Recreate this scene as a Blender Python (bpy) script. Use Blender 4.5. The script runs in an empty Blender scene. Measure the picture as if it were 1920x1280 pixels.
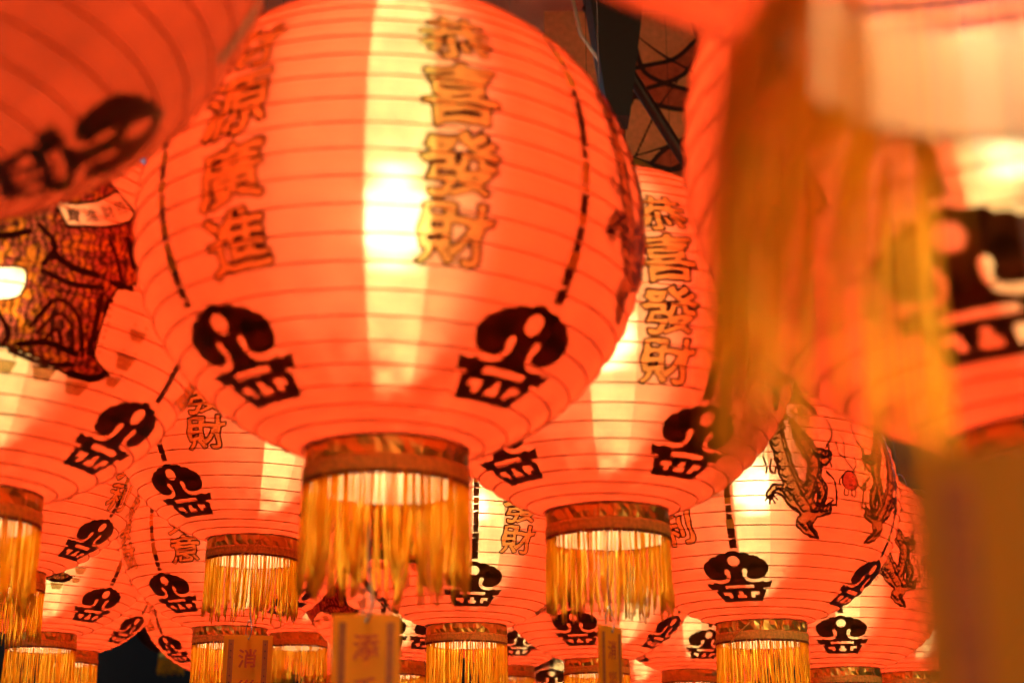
import bpy, bmesh, math, random
import numpy as np
from mathutils import Vector, Matrix
R = math.radians
rnd = random.Random(7)
scn = bpy.context.scene
COL = scn.collection

# ------------------------------------------------------------------ camera
CAM_Z = 1.6
PITCH = R(17.7)
cam_d = bpy.data.cameras.new('camera')
cam = bpy.data.objects.new('camera', cam_d)
COL.objects.link(cam)
cam.location = (0, 0, CAM_Z)
cam.rotation_euler = (R(90) + PITCH, 0, 0)
cam_d.lens = 50
cam_d.sensor_width = 36
cam_d.clip_start = 0.02
cam_d.clip_end = 500
cam_d.dof.use_dof = True
cam_d.dof.focus_distance = 2.2
cam_d.dof.aperture_fstop = 5.6
cam_d.dof.aperture_blades = 9
scn.camera = cam

# ------------------------------------------------------------------ sky and dusk light
w = bpy.data.worlds.new('World')
scn.world = w
w.use_nodes = True
nt = w.node_tree
sky = nt.nodes.new('ShaderNodeTexSky')
sky.sky_type = 'NISHITA'
sky.sun_disc = False
sky.sun_elevation = R(14)
sky.sun_rotation = R(150)
nt.links.new(sky.outputs[0], nt.nodes['Background'].inputs[0])
nt.nodes['Background'].inputs[1].default_value = 0.13
scn.view_settings.view_transform = 'Standard'
scn.view_settings.look = 'None'
scn.view_settings.exposure = 0.3
scn.view_settings.gamma = 1
scn.cycles.max_bounces = 8
scn.cycles.diffuse_bounces = 4
scn.cycles.glossy_bounces = 3
scn.cycles.transmission_bounces = 6
scn.cycles.transparent_max_bounces = 16
scn.cycles.sample_clamp_indirect = 6
scn.cycles.caustics_reflective = False
scn.cycles.use_denoising = True
BULB = 760.0

# ------------------------------------------------------------------ the shape of a lantern: sizes in metres
RA, NECK = .208, .0625
RB_LO, RB_HI, EX_HI = .185, .204, .93        # round below, a little barrel-like above
TH_LO = math.acos(NECK / RA)
TH_HI = math.acos((NECK / RA) ** (1 / EX_HI))
ZC = RB_LO * math.sin(TH_LO)
Z_TOP = ZC + RB_HI * math.sin(TH_HI) ** EX_HI

# ------------------------------------------------------------------ helpers
F_PX = 1920 * 50 / 36
FW = Vector((0, math.cos(PITCH), math.sin(PITCH)))
UP = Vector((0, -math.sin(PITCH), math.cos(PITCH)))
RT = Vector((1, 0, 0))
EYE = Vector((0, 0, CAM_Z))


def at(px, py, depth):
    """point of the place seen at a photo pixel, at a depth in metres"""
    return EYE + (RT * ((px - 960) / F_PX) + FW + UP * ((640 - py) / F_PX)) * depth


class MB:
    def __init__(s):
        s.v = []; s.f = []; s.m = []

    def add(s, vs, fs, mi=0):
        o = len(s.v)
        s.v += [tuple(p) for p in vs]
        s.f += [tuple(i + o for i in f) for f in fs]
        s.m += [mi] * len(fs)

    def box(s, c, d, mi=0, rot=None):
        cx, cy, cz = c; dx, dy, dz = (k / 2 for k in d)
        vs = [Vector((x, y, z)) for x in (-dx, dx) for y in (-dy, dy) for z in (-dz, dz)]
        if rot is not None: vs = [rot @ p for p in vs]
        vs = [p + Vector(c) for p in vs]
        s.add(vs, [(0, 1, 3, 2), (4, 6, 7, 5), (0, 4, 5, 1), (2, 3, 7, 6), (0, 2, 6, 4), (1, 5, 7, 3)], mi)

    def tube(s, pts, r, n=6, mi=0, cap=True):
        pts = [Vector(p) for p in pts]
        rs = r if isinstance(r, (list, tuple)) else [r] * len(pts)
        vs = []; fs = []
        ref = None
        for i, p in enumerate(pts):
            d = (pts[min(i + 1, len(pts) - 1)] - pts[max(i - 1, 0)]).normalized()
            if ref is None:
                ref = Vector((0, 0, 1)) if abs(d.z) < .9 else Vector((1, 0, 0))
            a = (ref - d * ref.dot(d)).normalized(); b = d.cross(a); ref = a
            for k in range(n):
                t = 2 * math.pi * k / n
                vs.append(p + (a * math.cos(t) + b * math.sin(t)) * rs[i])
        for i in range(len(pts) - 1):
            for k in range(n):
                k2 = (k + 1) % n
                fs.append((i * n + k, i * n + k2, (i + 1) * n + k2, (i + 1) * n + k))
        if cap:
            fs.append(tuple(range(n))[::-1]); fs.append(tuple((len(pts) - 1) * n + k for k in range(n)))
        s.add(vs, fs, mi)

    def lathe(s, prof, n=64, mi=0, wob=None, closed=False):
        vs = []; fs = []
        for i, (r, z) in enumerate(prof):
            for k in range(n):
                t = 2 * math.pi * k / n
                q = r + (wob(t, i) if wob else 0)
                vs.append((q * math.sin(t), -q * math.cos(t), z))
        m = len(prof)
        for i in range(m if closed else m - 1):
            j = (i + 1) % m
            for k in range(n):
                k2 = (k + 1) % n
                fs.append((i * n + k, i * n + k2, j * n + k2, j * n + k))
        s.add(vs, fs, mi)

    def mesh(s, name, mats, smooth=True):
        me = bpy.data.meshes.new(name)
        me.from_pydata(s.v, [], s.f)
        for m in (mats if isinstance(mats, (list, tuple)) else [mats]): me.materials.append(m)
        if len(me.materials) > 1: me.polygons.foreach_set('material_index', s.m)
        if smooth: me.polygons.foreach_set('use_smooth', [True] * len(me.polygons))
        me.update()
        return me


def obj(name, me, parent=None, loc=(0, 0, 0), rz=0, kind=None):
    o = bpy.data.objects.new(name, me)
    COL.objects.link(o)
    o.parent = parent
    o.location = loc
    o.rotation_euler = (0, 0, rz)
    if kind: o['kind'] = kind
    return o


def thing(name, label, cat, loc=(0, 0, 0), rz=0, group=None):
    o = obj(name, None, None, loc, rz)
    o.empty_display_size = .05
    o['label'] = label; o['category'] = cat
    if group: o['group'] = group
    return o


# ------------------------------------------------------------------ materials
def mat(name):
    m = bpy.data.materials.new(name)
    m.use_nodes = True
    n = m.node_tree.nodes
    n.clear()
    out = n.new('ShaderNodeOutputMaterial')
    return m, n, m.node_tree.links, out


def principled(name, col, rough=.6, metal=0, spec=.4, noise=0, scale=40, bump=0, sheen=0):
    m, n, l, out = mat(name)
    p = n.new('ShaderNodeBsdfPrincipled')
    p.inputs['Base Color'].default_value = (*col, 1)
    p.inputs['Roughness'].default_value = rough
    p.inputs['Metallic'].default_value = metal
    p.inputs['Specular IOR Level'].default_value = spec
    l.new(p.outputs[0], out.inputs[0])
    if noise or bump:
        tc = n.new('ShaderNodeTexCoord'); nz = n.new('ShaderNodeTexNoise')
        nz.inputs['Scale'].default_value = scale; nz.inputs['Detail'].default_value = 5
        l.new(tc.outputs['Object'], nz.inputs['Vector'])
        if noise:
            mr = n.new('ShaderNodeMapRange')
            mr.inputs[1].default_value = .3; mr.inputs[2].default_value = .7
            mr.inputs[3].default_value = 1 - noise; mr.inputs[4].default_value = 1 + noise
            l.new(nz.outputs[0], mr.inputs[0])
            mx = n.new('ShaderNodeVectorMath'); mx.operation = 'SCALE'
            mx.inputs[0].default_value = col
            l.new(mr.outputs[0], mx.inputs['Scale'])
            l.new(mx.outputs[0], p.inputs['Base Color'])
        if bump:
            b = n.new('ShaderNodeBump'); b.inputs['Strength'].default_value = bump
            b.inputs['Distance'].default_value = .002
            l.new(nz.outputs[0], b.inputs['Height']); l.new(b.outputs[0], p.inputs['Normal'])
    return m


def math_node(n, l, op, a, b=None, c=None):
    q = n.new('ShaderNodeMath'); q.operation = op
    for i, v in enumerate((a, b, c)):
        if v is None: continue
        if isinstance(v, (int, float)): q.inputs[i].default_value = v
        else: l.new(v, q.inputs[i])
    return q.outputs[0]


def ramp(n, l, v, lo, hi, a=0., b=1.):
    q = n.new('ShaderNodeMapRange'); q.interpolation_type = 'SMOOTHSTEP'
    l.new(v, q.inputs[0])
    for i, k in enumerate((lo, hi, a, b)): q.inputs[i + 1].default_value = k
    return q.outputs[0]


BODY = (.105, .0083, .0019)
STRIP_GLOW = (.115, .078, .030)  # colour of the bulb streak painted on the paper


def shade_material():
    """dyed paper cut in gores; one gore has the bright bulb streak painted into its colour"""
    m, n, l, out = mat('dyed_lantern_paper')
    tc = n.new('ShaderNodeTexCoord'); sp = n.new('ShaderNodeSeparateXYZ')
    l.new(tc.outputs['Object'], sp.inputs[0])
    ny = math_node(n, l, 'MULTIPLY', sp.outputs[1], -1.)
    az = math_node(n, l, 'ARCTAN2', sp.outputs[0], ny)
    oi = n.new('ShaderNodeObjectInfo')
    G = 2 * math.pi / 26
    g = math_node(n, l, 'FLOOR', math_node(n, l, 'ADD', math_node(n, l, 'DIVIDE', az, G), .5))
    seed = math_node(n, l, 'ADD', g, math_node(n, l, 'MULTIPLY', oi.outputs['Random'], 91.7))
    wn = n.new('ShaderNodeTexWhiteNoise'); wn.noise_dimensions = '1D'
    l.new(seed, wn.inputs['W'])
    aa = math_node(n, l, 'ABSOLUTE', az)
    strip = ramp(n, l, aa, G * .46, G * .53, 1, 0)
    # softer glow painted in on both sides of the streak
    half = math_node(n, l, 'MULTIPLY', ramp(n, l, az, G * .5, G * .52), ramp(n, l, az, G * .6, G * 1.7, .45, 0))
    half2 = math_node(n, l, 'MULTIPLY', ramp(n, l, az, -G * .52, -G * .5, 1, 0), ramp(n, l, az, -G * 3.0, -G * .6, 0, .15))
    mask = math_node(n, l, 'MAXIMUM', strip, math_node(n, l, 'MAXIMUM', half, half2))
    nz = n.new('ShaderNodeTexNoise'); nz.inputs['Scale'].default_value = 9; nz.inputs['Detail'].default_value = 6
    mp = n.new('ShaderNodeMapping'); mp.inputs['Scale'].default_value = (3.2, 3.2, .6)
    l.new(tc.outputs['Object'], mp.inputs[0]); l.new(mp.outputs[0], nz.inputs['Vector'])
    # the painted streak fades out raggedly towards both collars
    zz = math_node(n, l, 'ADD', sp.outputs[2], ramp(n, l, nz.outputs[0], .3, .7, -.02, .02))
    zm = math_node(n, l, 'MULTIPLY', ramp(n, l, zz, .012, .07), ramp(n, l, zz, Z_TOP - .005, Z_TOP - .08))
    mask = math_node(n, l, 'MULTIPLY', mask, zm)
    var = math_node(n, l, 'MULTIPLY', ramp(n, l, wn.outputs['Value'], 0, 1, .9, 1.08), ramp(n, l, nz.outputs[0], .3, .7, .88, 1.1))
    fine = n.new('ShaderNodeTexNoise'); fine.inputs['Scale'].default_value = 160; fine.inputs['Detail'].default_value = 3
    l.new(tc.outputs['Object'], fine.inputs['Vector'])
    var = math_node(n, l, 'MULTIPLY', var, ramp(n, l, fine.outputs[0], .3, .7, .95, 1.05))
    cm = n.new('ShaderNodeMapping'); cm.inputs['Scale'].default_value = (1, 1, .3); l.new(tc.outputs['Object'], cm.inputs[0])
    cn = n.new('ShaderNodeTexNoise'); cn.inputs['Scale'].default_value = 55; cn.inputs['Detail'].default_value = 4; cn.inputs['Distortion'].default_value = .8
    l.new(cm.outputs[0], cn.inputs['Vector'])
    cr_ = math_node(n, l, 'MULTIPLY_ADD', ramp(n, l, cn.outputs[0], .32, .68, -.2, .16), mask, 1.)
    var = math_node(n, l, 'MULTIPLY', var, cr_)
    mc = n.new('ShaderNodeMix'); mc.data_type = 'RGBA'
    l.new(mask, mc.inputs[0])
    mc.inputs[6].default_value = (*BODY, 1); mc.inputs[7].default_value = (*STRIP_GLOW, 1)
    sc = n.new('ShaderNodeVectorMath'); sc.operation = 'SCALE'
    l.new(mc.outputs[2], sc.inputs[0]); l.new(var, sc.inputs['Scale'])
    tr = n.new('ShaderNodeBsdfTranslucent'); df = n.new('ShaderNodeBsdfDiffuse')
    l.new(sc.outputs[0], tr.inputs[0]); l.new(sc.outputs[0], df.inputs[0])
    rf = n.new('ShaderNodeBsdfRefraction'); rf.inputs['IOR'].default_value = 1.16; rf.inputs['Roughness'].default_value = .5
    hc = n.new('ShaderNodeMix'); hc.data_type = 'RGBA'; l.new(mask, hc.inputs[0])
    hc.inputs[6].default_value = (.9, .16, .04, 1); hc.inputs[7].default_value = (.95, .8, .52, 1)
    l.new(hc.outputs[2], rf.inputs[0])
    m1 = n.new('ShaderNodeMixShader'); m1.inputs[0].default_value = .25
    l.new(tr.outputs[0], m1.inputs[1]); l.new(df.outputs[0], m1.inputs[2])
    m2 = n.new('ShaderNodeMixShader')
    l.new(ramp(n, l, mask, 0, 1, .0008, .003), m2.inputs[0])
    l.new(m1.outputs[0], m2.inputs[1]); l.new(rf.outputs[0], m2.inputs[2])
    # a faint gloss of size on the paper
    gl = n.new('ShaderNodeBsdfGlossy'); gl.inputs['Roughness'].default_value = .42
    m3 = n.new('ShaderNodeMixShader'); m3.inputs[0].default_value = .03
    l.new(m2.outputs[0], m3.inputs[1]); l.new(gl.outputs[0], m3.inputs[2])
    l.new(m3.outputs[0], out.inputs[0])
    return m


def ink(name, col, filt, opac, metal=0., rough=.5, scale=90):
    """printed ink: part of the lamp light filters through it"""
    m, n, l, out = mat(name)
    p = n.new('ShaderNodeBsdfPrincipled')
    p.inputs['Base Color'].default_value = (*col, 1); p.inputs['Metallic'].default_value = metal
    p.inputs['Roughness'].default_value = rough; p.inputs['Specular IOR Level'].default_value = .08
    t = n.new('ShaderNodeBsdfTransparent'); t.inputs[0].default_value = (*filt, 1)
    mx = n.new('ShaderNodeMixShader')
    tc = n.new('ShaderNodeTexCoord'); nz = n.new('ShaderNodeTexNoise'); nz.inputs['Scale'].default_value = scale; nz.inputs['Detail'].default_value = 4
    l.new(tc.outputs['Object'], nz.inputs['Vector'])
    l.new(ramp(n, l, nz.outputs[0], .3, .7, max(0, opac - .12), min(1, opac + .12)), mx.inputs[0])
    l.new(t.outputs[0], mx.inputs[1]); l.new(p.outputs[0], mx.inputs[2]); l.new(mx.outputs[0], out.inputs[0])
    return m


def translucent(name, col, frac=.5, rough=.6, noise=.15, scale=30):
    m, n, l, out = mat(name)
    p = n.new('ShaderNodeBsdfPrincipled'); p.inputs['Roughness'].default_value = rough
    p.inputs['Specular IOR Level'].default_value = .35
    t = n.new('ShaderNodeBsdfTranslucent'); mx = n.new('ShaderNodeMixShader'); mx.inputs[0].default_value = frac
    tc = n.new('ShaderNodeTexCoord'); nz = n.new('ShaderNodeTexNoise'); nz.inputs['Scale'].default_value = scale
    l.new(tc.outputs['Object'], nz.inputs['Vector'])
    s = n.new('ShaderNodeVectorMath'); s.operation = 'SCALE'; s.inputs[0].default_value = col
    l.new(ramp(n, l, nz.outputs[0], .3, .7, 1 - noise, 1 + noise), s.inputs['Scale'])
    l.new(s.outputs[0], p.inputs[0]); l.new(s.outputs[0], t.inputs[0])
    l.new(p.outputs[0], mx.inputs[1]); l.new(t.outputs[0], mx.inputs[2]); l.new(mx.outputs[0], out.inputs[0])
    return m


def foil_material():
    m, n, l, out = mat('crinkled_gold_foil')
    p = n.new('ShaderNodeBsdfPrincipled')
    p.inputs['Base Color'].default_value = (1, .6, .1, 1); p.inputs['Metallic'].default_value = .88
    p.inputs['Roughness'].default_value = .33
    tc = n.new('ShaderNodeTexCoord'); mp = n.new('ShaderNodeMapping'); mp.inputs['Scale'].default_value = (1, 1, .25)
    nz = n.new('ShaderNodeTexNoise'); nz.inputs['Scale'].default_value = 95; nz.inputs['Detail'].default_value = 3
    l.new(tc.outputs['Object'], mp.inputs[0]); l.new(mp.outputs[0], nz.inputs['Vector'])
    b = n.new('ShaderNodeBump'); b.inputs['Strength'].default_value = .4; b.inputs['Distance'].default_value = .003
    l.new(nz.outputs[0], b.inputs['Height']); l.new(b.outputs[0], p.inputs['Normal'])
    l.new(p.outputs[0], out.inputs[0])
    return m


def bulb_material(k=1.):
    m, n, l, out = mat('lit_bulb_glass')
    e = n.new('ShaderNodeEmission'); e.inputs[0].default_value = (1, .86, .62, 1); e.inputs[1].default_value = BULB * k
    l.new(e.outputs[0], out.inputs[0])
    return m


M_SHADE = shade_material()
M_WIRE = principled('rib_wire', (.55, .09, .008), .6)
M_BLACK = ink('black_gold_ink', (.05, .022, .006), (.25, .06, .02), .93, .55, .34)
M_OUT = ink('dark_outline_ink', (.028, .006, .002), (.2, .06, .02), .95, 0, .6)
M_GOLD = ink('gold_char_ink', (.8, .2, .015), (.88, .76, .35), .22, .3, .4)
M_STEMGLINT = principled('stem_glint_stripe', (.95, .45, .03), .35, .15)
M_BROWN = ink('brown_scale_ink', (.36, .13, .02), (.7, .55, .3), .38, .2, .5, 260)
M_RED = ink('red_pearl_ink', (.5, .03, .01), (.8, .35, .3), .5)
M_ROBE = None
M_FOIL = foil_material()
M_BRAID = principled('woven_orange_braid', (.92, .5, .08), .7, noise=.25, scale=260)
M_BRAIDDARK = principled('dark_braid_edge', (.25, .08, .014), .7)
M_LINING = translucent('cream_collar_lining', (.62, .38, .16), .3)
M_FRINGE = translucent('yellow_rayon_cord', (.98, .57, .028), .7, .45, .12, 45)
M_BULB = bulb_material()
M_SOCKET = principled('white_socket', (.6, .55, .45), .4)
M_CORD = principled('dark_cord', (.05, .03, .02), .6)
M_WIREGREY = principled('grey_card_wire', (.3, .26, .22), .35, .8)
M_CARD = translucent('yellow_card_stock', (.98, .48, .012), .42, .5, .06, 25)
M_CARDSHADE = translucent('shaded_card_stock', (.6, .26, .008), .3, .6, .06, 25)  # the near card's shade is put into this darker colour
M_CARDRED = principled('red_card_print', (.55, .1, .015), .6)
M_CARDBORDER = principled('maroon_card_border', (.40, .13, .025), .6)
M_CARDDARK = principled('dark_card_print', (.08, .02, .02), .6)


def robe_material():
    m, n, l, out = mat('printed_robe_ink')
    tc = n.new('ShaderNodeTexCoord')
    v = n.new('ShaderNodeTexVoronoi'); v.inputs['Scale'].default_value = 130
    nz = n.new('ShaderNodeTexNoise'); nz.inputs['Scale'].default_value = 60; nz.inputs['Detail'].default_value = 6; nz.inputs['Distortion'].default_value = 1.4
    l.new(tc.outputs['Object'], v.inputs['Vector']); l.new(tc.outputs['Object'], nz.inputs['Vector'])
    mixv = math_node(n, l, 'ADD', math_node(n, l, 'MULTIPLY', v.outputs['Distance'], .45), nz.outputs[0])
    cr = n.new('ShaderNodeValToRGB')
    e = cr.color_ramp.elements
    e[0].position = .36; e[0].color = (.03, .008, .006, 1)
    e[1].position = .95; e[1].color = (.42, .14, .015, 1)
    for p_, c in ((.55, (.12, .032, .02, 1)), (.66, (.4, .085, .06, 1)), (.74, (.1, .025, .014, 1)), (.84, (.5, .17, .02, 1))):
        q = e.new(p_); q.color = c
    l.new(mixv, cr.inputs[0])
    wv = n.new('ShaderNodeTexWave'); wv.inputs['Scale'].default_value = 44; wv.inputs['Distortion'].default_value = 9; wv.inputs['Detail'].default_value = 3; wv.inputs['Detail Scale'].default_value = 1.6
    l.new(tc.outputs['Object'], wv.inputs['Vector'])
    ln_ = n.new('ShaderNodeVectorMath'); ln_.operation = 'SCALE'
    l.new(cr.outputs[0], ln_.inputs[0]); l.new(ramp(n, l, wv.outputs['Fac'], .12, .4, .28, 1.35), ln_.inputs['Scale'])
    p = n.new('ShaderNodeBsdfPrincipled'); p.inputs['Roughness'].default_value = .5
    l.new(ln_.outputs[0], p.inputs[0])
    t = n.new('ShaderNodeBsdfTransparent')
    br = n.new('ShaderNodeVectorMath'); br.operation = 'SCALE'; br.inputs['Scale'].default_value = 1.15
    l.new(ln_.outputs[0], br.inputs[0]); l.new(br.outputs[0], t.inputs[0])
    mx = n.new('ShaderNodeMixShader'); mx.inputs[0].default_value = .36
    l.new(t.outputs[0], mx.inputs[1]); l.new(p.outputs[0], mx.inputs[2]); l.new(mx.outputs[0], out.inputs[0])
    return m


M_ROBE = robe_material()

# ------------------------------------------------------------------ the setting
ground_m = principled('stone_paving', (.22, .19, .16), .7, noise=.3, scale=6, bump=.3)
b = MB(); b.add([(-60, -60, 0), (60, -60, 0), (60, 60, 0), (-60, 60, 0)], [(0, 1, 2, 3)])
obj('ground', b.mesh('ground', ground_m, False), kind='structure')

ceil_m = principled('red_painted_ceiling', (.33, .1, .055), .6, noise=.25, scale=5)
b = MB(); b.box((0, .65, 3.98), (9, 8.2, .12))
obj('ceiling', b.mesh('ceiling', ceil_m, False), kind='structure')

dark_wall_m = principled('near_black_wall', (.012, .009, .008), .85, noise=.3, scale=3)  # plain near-black wall colour with slight noise
wt = thing('far_wall', 'near-black wall seen between the lowest lanterns at the back', 'wall', (0, 8, 0))
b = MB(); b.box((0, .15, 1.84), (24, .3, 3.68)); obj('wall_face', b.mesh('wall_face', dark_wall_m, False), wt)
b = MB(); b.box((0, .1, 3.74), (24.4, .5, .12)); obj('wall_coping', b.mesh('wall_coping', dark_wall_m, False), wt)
for sx, where in ((-1, 'left'), (1, 'right')):  # unseen walls added at both sides to keep sky light out
    wt = thing('side_sky_blocker', 'unseen dark wall added to block sky light on the ' + where, 'wall', (sx * 4.3, .7, 0))
    b = MB(); b.box((sx * .15, 0, 1.95), (.3, 7.9, 3.9)); obj('wall_face', b.mesh('wall_face', dark_wall_m, False), wt)  # face of the added side sky blocker
wt = thing('rear_sky_blocker', 'unseen low dark wall added behind the viewpoint to limit sky light', 'wall', (0, -3.1, 0))  # added out of view, kept low to let some sky light in
b = MB(); b.box((0, -.15, .7), (9, .3, 1.4)); obj('wall_face', b.mesh('wall_face', dark_wall_m, False), wt)  # face of the added rear sky blocker

# ------------------------------------------------------------------ implicit 2-D shapes -> meshes
def sd_poly(X, Y, pts):
    pts = np.array(pts, float); d = np.full(X.shape, 1e9); ins = np.zeros(X.shape, bool)
    for i in range(len(pts)):
        (x0, y0), (x1, y1) = pts[i], pts[(i + 1) % len(pts)]
        d = np.minimum(d, seg(X, Y, x0, y0, x1, y1))
        c = (y0 > Y) != (y1 > Y)
        if y1 != y0:
            ins ^= c & (X < (x1 - x0) * (Y - y0) / (y1 - y0) + x0)
    return np.where(ins, -d, d)


def seg(X, Y, x0, y0, x1, y1, r0=0., r1=0.):
    dx, dy = x1 - x0, y1 - y0; L = dx * dx + dy * dy + 1e-12
    t = np.clip(((X - x0) * dx + (Y - y0) * dy) / L, 0, 1)
    return np.hypot(X - x0 - t * dx, Y - y0 - t * dy) - (r0 + t * (r1 - r0))


def stroke(X, Y, pts):
    """tapered brush stroke through (x, y, radius) points"""
    d = np.full(X.shape, 1e9)
    for a_, b_ in zip(pts[:-1], pts[1:]):
        d = np.minimum(d, seg(X, Y, a_[0], a_[1], b_[0], b_[1], a_[2], b_[2]))
    return d


def circ(X, Y, x, y, r): return np.hypot(X - x, Y - y) - r


def smooth_path(pts, k=5):
    """Catmull-Rom through points of any dimension"""
    P = np.array(pts, float); P = np.vstack([2 * P[0] - P[1], P, 2 * P[-1] - P[-2]]); out = []
    for i in range(1, len(P) - 2):
        for t in np.linspace(0, 1, k, endpoint=False):
            a_, b_, c_, d_ = P[i - 1], P[i], P[i + 1], P[i + 2]
            out.append(.5 * (2 * b_ + (c_ - a_) * t + (2 * a_ - 5 * b_ + 4 * c_ - d_) * t * t + (3 * b_ - a_ - 3 * c_ + d_) * t ** 3))
    out.append(P[-2])
    return [tuple(map(float, q)) for q in out]


def contour(mb, xs, ys, D, fmap, mi=0):
    """marching squares of D < 0, every corner mapped onto the surface by fmap"""
    ny, nx = D.shape; vid = {}; V = []; Fc = []

    def vert(key, x, y):
        if key not in vid: vid[key] = len(V); V.append(fmap(x, y))
        return vid[key]
    S = D < 0
    cells = S[:-1, :-1].astype(int) + S[1:, :-1] + S[:-1, 1:] + S[1:, 1:]
    for j, i in zip(*np.nonzero(cells)):
        cor = [(j, i), (j, i + 1), (j + 1, i + 1), (j + 1, i)]; poly = []
        for k in range(4):
            (a0, a1), (b0, b1) = cor[k], cor[(k + 1) % 4]
            da, db = D[a0, a1], D[b0, b1]
            if da < 0: poly.append(vert((a0, a1), xs[a1], ys[a0]))
            if (da < 0) != (db < 0):
                t = da / (da - db); key = (min((a0, a1), (b0, b1)), max((a0, a1), (b0, b1)))
                poly.append(vert(key, xs[a1] + t * (xs[b1] - xs[a1]), ys[a0] + t * (ys[b0] - ys[a0])))
        if len(poly) >= 3: Fc.append(tuple(poly))
    mb.add(V, Fc, mi)


# ------------------------------------------------------------------ the shape of a lantern
RIBS = 26


def on_body(phi, th, h=0.):
    """point on the paper: azimuth and latitude in radians, height h above it"""
    c, s = max(math.cos(th), 1e-6), math.sin(th)
    e, rb = (1., RB_LO) if s < 0 else (EX_HI, RB_HI)
    nx, nz = c ** (2 - e) / RA, math.copysign(abs(s) ** (2 - e), s) / rb; L = math.hypot(nx, nz)
    r = RA * c ** e + h * nx / L; z = ZC + rb * math.copysign(abs(s) ** e, s) + h * nz / L
    return (r * math.sin(phi), -r * math.cos(phi), z)


_ts = np.linspace(-TH_LO, TH_HI, 2001)
_pp = np.array([on_body(0, t) for t in _ts])
_al = np.concatenate([[0], np.cumsum(np.hypot(np.diff(_pp[:, 1]), np.diff(_pp[:, 2])))])
_al /= _al[-1]


def th_of(t): return float(np.interp(t, _al, _ts))


def make_shade_mesh():
    rows, cols = RIBS * 5, 108
    b = MB(); vs = []; fs = []
    for i in range(rows + 1):
        t = i / rows; th = th_of(t)
        for k in range(cols):
            ph = 2 * math.pi * k / cols
            sag = -.0015 * math.sin(math.pi * (RIBS * t + k / cols)) ** 2
            if i in (0, rows): sag = 0
            vs.append(on_body(ph, th, sag))
    for i in range(rows):
        for k in range(cols):
            k2 = (k + 1) % cols
            fs.append((i * cols + k, i * cols + k2, (i + 1) * cols + k2, (i + 1) * cols + k))
    b.add(vs, fs)
    return b.mesh('paper_shade', M_SHADE)


def make_rib_mesh():
    b = MB(); pts = []; n = 72
    for k in range(RIBS * n + 1):
        u = k / n
        t = (u - ((k % n) / n)) / RIBS
        # helix: crest where RIBS*t + phi/2pi is whole
        ph = -2 * math.pi * u
        t = min(max(u / RIBS, 0), 1)
        pts.append(on_body(ph, th_of(t), .0001))
    b.tube(pts, .0009, 4)
    return b.mesh('wire_rib', M_WIRE)


ME_SHADE = make_shade_mesh()
ME_RIB = make_rib_mesh()


def jag(seed, amp, n):
    r = random.Random(seed); ks = [(r.choice((3, 5, 7, 11, 13)), r.random() * 6.28, r.uniform(.3, 1)) for _ in range(n)]
    s = sum(a for *_, a in ks)
    return lambda t: amp * sum(a * math.sin(k * t + p) for k, p, a in ks) / s


def make_foil(seed):
    """thin metal foil wrapped round the collar, crinkled into flat facets"""
    r = random.Random(seed); b = MB(); t = 0.
    angs = []
    while t < 2 * math.pi - .05: angs.append(t); t += r.uniform(.04, .11)
    n = len(angs)
    rows = [.0008, -.0008, -.0075, -.0140, -.0148]; vs = []; fs = []
    for i, z in enumerate(rows):
        for a_ in angs:
            q = (.0624, .0638, .0642, .0638, .0624)[i] + (r.uniform(-.0016, .0016) if i in (1, 2, 3) else 0)
            da = r.uniform(-.02, .02) if i == 2 else 0
            vs.append((q * math.sin(a_ + da), -q * math.cos(a_ + da), z + (r.uniform(-.0008, .0008) if i == 2 else 0)))
    for i in range(4):
        for k in range(n):
            k2 = (k + 1) % n
            fs.append((i * n + k, i * n + k2, (i + 1) * n + k2, (i + 1) * n + k))
    b.add(vs, fs)
    return b.mesh('foil_band', M_FOIL, False)


def make_rim():
    b = MB(); j = jag(5, .0012, 4)
    pts = [((.0638 + j(t) * .4) * math.sin(t), -(.0638 + j(t) * .4) * math.cos(t), .0016 + j(t + 1) * .7) for t in np.linspace(0, 2 * math.pi, 90)]
    b.tube(pts, .0013, 6, cap=False)
    return b.mesh('collar_rim', M_BRAIDDARK)


def make_braid():
    b = MB(); n = 360
    prof = [(.0632, -.0142), (.0652, -.0148), (.0656, -.018), (.0650, -.0195), (.0657, -.0212), (.0656, -.0245), (.0650, -.0262)]
    wob = lambda t, i: .00055 * (math.sin(120 * t + i * .9))
    b.lathe(prof, n, 0, wob)
    b.lathe([(.0650, -.0262), (.0655, -.0272), (.0655, -.0284), (.0646, -.0292), (.0625, -.0292), (.0622, -.0142)], n, 1,
            lambda t, i: .0006 * math.sin(120 * t) if i < 3 else 0)
    return b.mesh('braid_band', [M_BRAID, M_BRAIDDARK])


def make_lining(m_=None):
    b = MB()
    b.lathe([(.0618, .001), (.0614, -.014), (.0616, -.0285)], 64)
    return b.mesh('collar_lining', m_ or M_LINING)


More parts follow.
